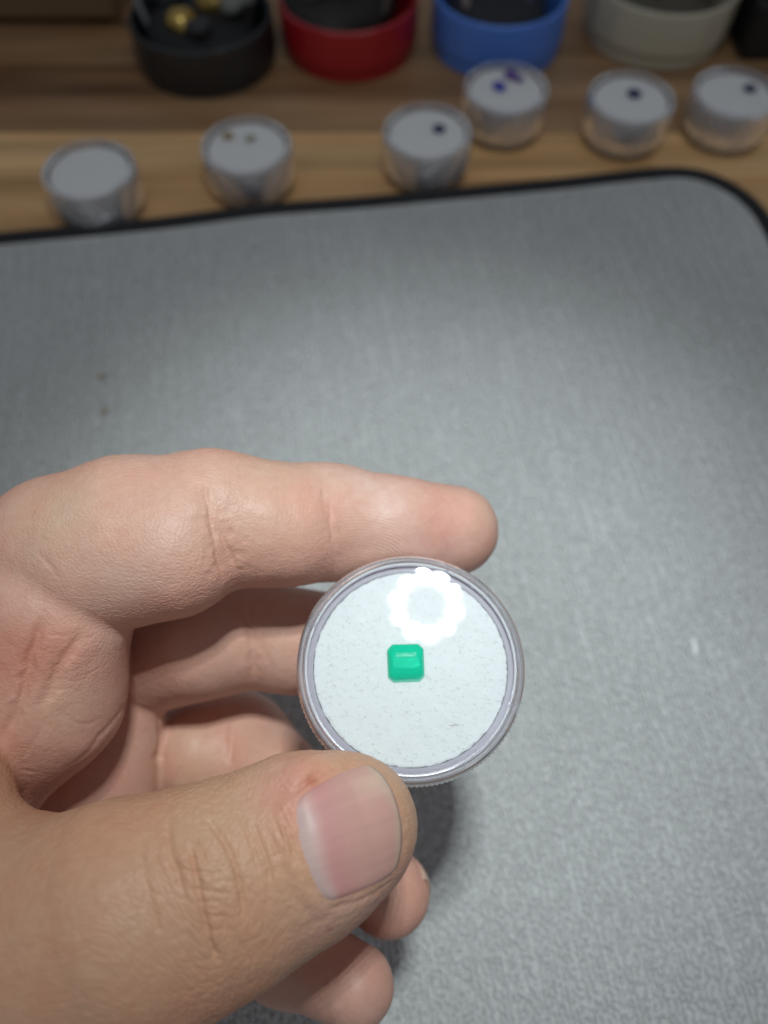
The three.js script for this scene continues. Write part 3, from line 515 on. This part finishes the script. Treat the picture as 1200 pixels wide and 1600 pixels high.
// patches of skin colour: pixel, radius mm, strength, linear colour
const BLUSH = [[458, 1212, 4.8, 0.9, [0.66, 0.27, 0.25]], [430, 1240, 3.4, 0.45, [0.60, 0.25, 0.19]], [500, 1196, 3.0, 0.5, [0.70, 0.38, 0.24]], [455, 1265, 2.4, 0.4, [0.60, 0.26, 0.2]], [486, 1221, 1.0, 0.8, [0.45, 0.13, 0.07]],
  [515, 1453, 0.42, 0.9, [0.25, 0.04, 0.03]], [520, 1440, 4.5, 0.45, [0.62, 0.33, 0.28]], [600, 770, 9, 0.6, [0.75, 0.50, 0.44]], [690, 845, 7, 0.5, [0.70, 0.37, 0.33]], [420, 780, 9, 0.35, [0.72, 0.45, 0.36]], [20, 1040, 7, 0.45, [0.62, 0.30, 0.23]], [60, 1010, 4, 0.3, [0.62, 0.28, 0.22]],
  [600, 1400, 8, 0.4, [0.55, 0.27, 0.25]], [560, 1530, 8, 0.35, [0.58, 0.30, 0.26]], [90, 800, 9, 0.4, [0.66, 0.42, 0.26]], [420, 730, 6, 0.2, [0.72, 0.45, 0.30]], [170, 1210, 5, 0.3, [0.64, 0.33, 0.29]], [105, 1110, 4, 0.35, [0.66, 0.38, 0.26]], [300, 1210, 9, 0.5, [0.66, 0.44, 0.31]], [450, 1180, 8, 0.5, [0.66, 0.42, 0.30]], [180, 820, 12, 0.5, [0.72, 0.47, 0.39]]];
{
  const m = skinMesh(), { pos } = m;
  for (let i = 0; i < pos.length; i += 3) {
    const g = SK.grad(pos[i], pos[i + 1], pos[i + 2]), d = SK.field(pos[i], pos[i + 1], pos[i + 2]); m.nor.push(g[0], g[1], g[2]);
    for (let k = 0; k < 3; k++) pos[i + k] -= g[k] * d;
  }
  const seen = (a) => { const x = pos[a * 3], y = pos[a * 3 + 1], z = pos[a * 3 + 2], [px, py] = pixelOf(x, y, z); return px > -60 && px < 850 && py > 640 && py < 1680 && (m.nor[a * 3] * x + m.nor[a * 3 + 1] * y + m.nor[a * 3 + 2] * z) < 0.3 * z; };
  const sharp = (a) => { const x = pos[a * 3], y = pos[a * 3 + 1], z = pos[a * 3 + 2], [px, py] = pixelOf(x, y, z); return (m.nor[a * 3] * x + m.nor[a * 3 + 1] * y + m.nor[a * 3 + 2] * z) < 0 && px > -5 && py < 1605 && ((py > 690 && py < 1100 && z < 116) || (z < 100 && py > 1170)); };
  for (let l = 0; l < HAND_LEVELS; l++) { m.exact = l === 0; refine(m, (a, b, c) => seen(a) && seen(b) && seen(c) && (l < 2 || sharp(a))); }
  const N = pos.length / 3;
  const lines = CREASES.map(([pts, w, d]) => { const q = pts.map(([x, y]) => onSkin(x, y)).filter(Boolean), lo = [0, 1, 2].map((k) => Math.min(...q.map((p) => p[k])) - 3 * w), hi = [0, 1, 2].map((k) => Math.max(...q.map((p) => p[k])) + 3 * w); return { q, w, d, lo, hi }; }).filter((l) => l.q.length > 1);
  const swells = SWELLS.map(([x, y, r, s]) => ({ p: onSkin(x, y), r, s })).filter((s) => s.p), blush = BLUSH.map(([x, y, r, s, c]) => ({ p: onSkin(x, y), r, s, c })).filter((s) => s.p);
  const core = SK.P(555, 915, 110), core5 = SK.P(470, 1560, 104), core4 = SK.P(560, 1440, 112);
  const col = new Float32Array(N * 3), out = new Float32Array(N * 3);
  const hand = thing('hand', 'left hand holding a clear round jar between thumb and index finger', 'hand', at(-640, 1240, 140));
  const inv = hand.position.clone().negate();
  for (let i = 0; i < N; i++) {
    const x = pos[i * 3], y = pos[i * 3 + 1], z = pos[i * 3 + 2];
    SK.field(x, y, z);
    const D = SK.D, thumbness = sstep(1.5, -1.5, Math.min(D[1], D[8]) - Math.min(D[0], D[2], D[3], D[4], D[5], D[6], D[7])), index = D[2] < 0.6 ? 1 : 0;
    const [px, py] = pixelOf(x, y, z);
    let h = 0;
    for (const l of lines) {
      if (x < l.lo[0] || x > l.hi[0] || y < l.lo[1] || y > l.hi[1] || z < l.lo[2] || z > l.hi[2]) continue;
      let best = 1e9, along = 0, total = l.q.length - 1;
      for (let s = 0; s + 1 < l.q.length; s++) {
        const a = l.q[s], b = l.q[s + 1], bx = b[0] - a[0], by = b[1] - a[1], bz = b[2] - a[2], t = clamp(((x - a[0]) * bx + (y - a[1]) * by + (z - a[2]) * bz) / (bx * bx + by * by + bz * bz), 0, 1);
        const d2 = (x - a[0] - bx * t) ** 2 + (y - a[1] - by * t) ** 2 + (z - a[2] - bz * t) ** 2; if (d2 < best) { best = d2; along = s + t; }
      }
      const wob = 1 + 0.35 * noise3(x * 1.1, y * 1.1, z * 1.1), e = Math.sqrt(best) / (l.w * wob), end = Math.min(1, Math.min(along, total - along) * 1.2 + 0.15);
      h -= l.d * end * 0.62 * (Math.exp(-e * e * 1.3) - 0.10 * Math.exp(-((e - 2) ** 2)));
    }
    for (const s of swells) { const d2 = (x - s.p[0]) ** 2 + (y - s.p[1]) ** 2 + (z - s.p[2]) ** 2; if (d2 < s.r * s.r * 4) h += s.s * Math.exp(-d2 / (s.r * s.r) * 2); }
    const vis = px > -60 && px < 850 && py > 640 && py < 1680;
    let mottle = fbm(x * 0.12, y * 0.12, z * 0.12, 3), fleck = 0;
    if (vis) {
      // fine relief: cells stretched along the skin's lines, and finger ridges
      const wx = x + 0.3 * noise3(x * 0.7, y * 0.7, z * 0.7), wy = y + 0.3 * noise3(x * 0.7 + 9, y * 0.7, z * 0.7);
      if (thumbness > 0.01) {
        const u = wx * 0.93 - wy * 0.36, v = wx * 0.36 + wy * 0.93, knuckle = Math.exp(-(((px - 335) / 120) ** 2)), c = cells3(u * lerp(0.85, 1.25, knuckle), v * lerp(1.5, 0.9, knuckle), z * 0.9), f = cells3(u * 2.1 + 4, v * 2.4, z * 2);
        h -= thumbness * ((0.036 + 0.035 * knuckle) * Math.exp(-((c / 0.16) ** 2)) + 0.020 * Math.exp(-((f / 0.2) ** 2)) - 0.03 * noise3(u * 0.9, v * 1.6, z));
      }
      if (thumbness < 0.99) {
        const c = cells3(wx * 1.5, wy * 2.3, z * 1.7), f = cells3(wx * 2.4 + 3, wy * 3.2, z * 2.6);
        const hatch = 0.35 + 0.5 * noise3(x * 0.16, y * 0.16, z * 0.16 + 3);
        let tip = 0, ph = 0;
        if (D[2] < 0.5 && px > 330) { tip = sstep(505, 545, px) + 0.5 * sstep(350, 400, px) * sstep(500, 470, px); ph = px > 510 ? Math.sqrt((x - core[0]) ** 2 + ((y - core[1]) * 1.25) ** 2 + (z - core[2]) ** 2) + 0.35 * noise3(x * 0.25, y * 0.25, z * 0.25) : x + y * 0.12 + 0.3 * noise3(x * 0.3, y * 0.3, z * 0.3); }
        else if (D[5] < 0.5 && px > 400) { tip = 0.8; ph = x * 0.8 + y * 0.55 + 0.3 * noise3(x * 0.25, y * 0.25, z * 0.25); }
        else if (D[4] < 0.5 && py > 1300) { tip = 0.5; ph = Math.sqrt((x - core4[0]) ** 2 + (y - core4[1]) ** 2); }
        h -= (1 - thumbness) * (1 - 0.6 * Math.min(1, tip)) * ((0.028 + 0.022 * hatch) * Math.exp(-((c / 0.15) ** 2)) + 0.036 * hatch * (1 - Math.abs(noise3(x * 0.45 + 5, (y + 0.15 * x) * 2.9, z * 2.9))) ** 5 + 0.026 * Math.exp(-((f / 0.2) ** 2)));
        if (tip) h += 0.011 * tip * (1 + 0.9 * noise3(x * 0.6, y * 0.6, z * 0.6)) * Math.sin(ph * 2 * Math.PI / 0.56);
      }
      h += 0.05 * noise3(x * 0.45, y * 0.45, z * 0.45) + 0.008 * noise3(x * 3.3, y * 3.3, z * 3.3);
      fleck = noise3(x * 1.3, y * 1.3, z * 1.3) * 0.5 + noise3(x * 3.1, y * 3.1, z * 3.1) * 0.35;
    }
    const fingers = [0.67, 0.378, 0.302], dorsal = [0.60, 0.33, 0.218];
    const c = [0, 1, 2].map((k) => lerp(fingers[k], dorsal[k], thumbness));
    for (const s of blush) { const d2 = ((x - s.p[0]) ** 2 + (y - s.p[1]) ** 2 + (z - s.p[2]) ** 2) / (s.r * s.r); if (d2 < 4) { const w = s.s * Math.exp(-d2 * 1.4) * (1 + 0.5 * noise3(x * 0.8, y * 0.8, z * 0.8)); for (let k = 0; k < 3; k++) c[k] = lerp(c[k], s.c[k], clamp(w, 0, 1)); } }
    c[0] *= 1 + 0.05 * mottle + 0.05 * fleck; c[1] *= 1 - 0.14 * mottle + 0.10 * fleck; c[2] *= 0.96 - 0.16 * mottle + 0.11 * fleck;
    col.set(c, i * 3);
    toWorld([x + m.nor[i * 3] * h, y + m.nor[i * 3 + 1] * h, z + m.nor[i * 3 + 2] * h]).add(inv).toArray(out, i * 3);
  }
  const g = new THREE.BufferGeometry(); g.setAttribute('position', new THREE.BufferAttribute(out, 3)); g.setAttribute('color', new THREE.BufferAttribute(col, 3)); g.setIndex(m.idx); g.computeVertexNormals();
  part('skin', g, std([1, 1, 1], 0.47, { physical: true, vertexColors: true, ior: 1.42, specularIntensity: 0.85 }), hand);

  // nails: plates laid on the finger ends
  function nail(name, edges, colorAt, lift, label) {                        // edges(u, v) -> point on the skin in lens axes; u along the nail, v across
    const U = 36, W = 36, p = [], c = [], idx = [], mid = edges(0.5, 0.5);
    for (let s = 0; s < 2; s++) for (let j = 0; j <= W; j++) for (let i = 0; i <= U; i++) {
      const u = i / U, v = j / W, q = edges(u, v), n = SK.grad(...q, 0.8), y = lift(u, v) - s * 0.45;
      const w = toWorld(mad(q, n, y)).add(inv); p.push(w.x, w.y, w.z); c.push(...colorAt(u, v));
    }
    const S = (U + 1) * (W + 1), quad = (a, b, d, e) => idx.push(a, b, d, b, e, d);
    for (let j = 0; j < W; j++) for (let i = 0; i < U; i++) { const a = j * (U + 1) + i; quad(a, a + 1, a + U + 1, a + U + 2); quad(S + a + 1, S + a, S + a + U + 2, S + a + U + 1); }
    for (let i = 0; i < U; i++) { const a = i, b = W * (U + 1) + i; quad(S + a, S + a + 1, a, a + 1); quad(b, b + 1, S + b, S + b + 1); }
    for (let j = 0; j < W; j++) { const a = j * (U + 1), b = a + U; quad(a, a + U + 1, S + a, S + a + U + 1); quad(S + b, S + b + U + 1, b, b + U + 1); }
    const g = new THREE.BufferGeometry(); g.setAttribute('position', new THREE.Float32BufferAttribute(p, 3)); g.setAttribute('color', new THREE.Float32BufferAttribute(c, 3)); g.setIndex(idx); g.computeVertexNormals();
    const o = part(name, g, std([1, 1, 1], 0.5, { physical: true, vertexColors: true, clearcoat: 0.1, clearcoatRoughness: 0.4 }), hand);
    o.userData.label = label; return o;
  }
  const poly = (pts, t) => { const s = t * (pts.length - 1), i = Math.min(pts.length - 2, Math.floor(s)), f = s - i; return [lerp(pts[i][0], pts[i + 1][0], f), lerp(pts[i][1], pts[i + 1][1], f)]; };
  const curve2 = (pts) => { const c = new THREE.CatmullRomCurve3(pts.map(([x, y]) => V(x, y, 0))); const t = c.getSpacedPoints(60); return t.map((p) => [p.x, p.y]); };
  const base = curve2([[468, 1240], [450, 1262], [450, 1294], [460, 1342], [481, 1390], [510, 1421]]), free = curve2([[566, 1188], [598, 1213], [618, 1250], [627, 1296], [624, 1340], [608, 1376]]);
  const side0 = curve2([[468, 1240], [492, 1224], [525, 1203], [566, 1188]]), side1 = curve2([[510, 1421], [552, 1406], [584, 1392], [608, 1376]]);
  const coons = (u, v) => { const a = poly(side0, u), b = poly(side1, u), c = poly(base, v), d = poly(free, v), e = [0, 1].map((k) => (1 - v) * a[k] + v * b[k] + (1 - u) * c[k] + u * d[k] - ((1 - u) * (1 - v) * base[0][k] + (1 - u) * v * base[60][k] + u * (1 - v) * free[0][k] + u * v * free[60][k])); return onSkin(e[0], e[1]) ?? onSkin(545, 1290); };
  nail('thumb_nail', coons, (u, v) => {
    const lun = sstep(0.25 + 0.06 * Math.sin(v * Math.PI) + 0.02 * noise3(v * 6, 1, 2), 0.10, u - 0.03) * sstep(0.05, 0.25, v), tipw = sstep(0.90, 0.965, u + 0.012 * noise3(v * 9, 3, 1)), rosy = Math.exp(-(((u - 0.34) / 0.16) ** 2)), streak = 0.06 * noise3(v * 30, u * 0.7, 4) + 0.05 * Math.exp(-(((v - 0.30) / 0.02) ** 2)) * sstep(0.25, 0.6, u);
    const pale = Math.exp(-(((v - 0.22) / 0.09) ** 2)) * sstep(0.55, 0.95, u);
    let c = [0.60, 0.335, 0.285]; const mix = (b, t) => { c = c.map((x, k) => lerp(x, b[k], clamp(t, 0, 1))); };
    mix([0.57, 0.25, 0.245], rosy * 0.65); mix([0.63, 0.46, 0.43], lun * 0.9); mix([0.70, 0.52, 0.40], pale * 0.7); mix([0.62, 0.47, 0.36], tipw * 0.6); mix([0.58, 0.36, 0.25], sstep(0.10, 0.03, u + 0.02 * noise3(v * 8, 2, 7)) * 0.8);
    return c.map((x) => x * (1 + streak));
  }, (u, v) => -0.34 + 0.56 * sstep(0, 0.2, u) * sstep(0, 0.10, v) * sstep(1, 0.90, v) * (1 - 0.25 * sstep(0.93, 1, u)) + 0.14 * Math.sin(u * Math.PI) + 0.03 * noise3(v * 26, u * 0.6, 3), 'pink thumb nail with a pale half moon');
  const local = (tip, back, dorsal, len, half) => { const ax = unit(sub(SK.P(...tip), SK.P(...back))), o = SK.P(...tip), d0 = unit(mad(dorsal, ax, -dot(dorsal, ax))), sd = [ax[1] * d0[2] - ax[2] * d0[1], ax[2] * d0[0] - ax[0] * d0[2], ax[0] * d0[1] - ax[1] * d0[0]];
    return (u, v) => { const s = (v - 0.5) * 2, w = half * (1 - 0.12 * Math.abs(u - 0.6)); let q = mad(mad(mad(o, ax, -len * 0.62 + u * len - 0.7 * s * s * sstep(0.5, 1, u)), sd, Math.sin(s * 1.15) * w), d0, Math.cos(s * 1.15) * w * 0.9); for (let i = 0; i < 60; i++) { const d = SK.field(...q); if (Math.abs(d) < 0.01) break; q = mad(q, d0, -d * 0.8); } return q; }; };
  const plain = (u) => { const t = sstep(0.84, 0.90, u); return [lerp(0.56, 0.60, t), lerp(0.32, 0.42, t), lerp(0.26, 0.32, t)]; }, plainLift = (u, v) => -0.30 + 0.48 * sstep(0, 0.1, u) * sstep(0, 0.08, v) * sstep(1, 0.92, v) + 0.12 * u;
  nail('finger_nail', local([708, 829, 119.5], [515, 816, 116], [0.0, -0.50, 0.86], 11, 5.2), plain, plainLift, 'index finger nail on the side turned away');
  nail('finger_nail', local([690, 1040, 133], [560, 1006, 133], [0, -0.5, 0.86], 12, 5.6), plain, plainLift, 'middle finger nail behind the jar');
  nail('finger_nail', local([607, 1397, 119], [490, 1288, 128], [0.62, -0.34, 0.72], 10.5, 5.0), plain, plainLift, 'ring finger nail with a pale free edge');
  nail('finger_nail', local([554, 1541, 109], [447, 1487, 117], [0.05, 0.30, 0.95], 7.5, 3.6), plain, plainLift, 'little finger nail turned down to the mat');
}

renderer.render(scene, camera);
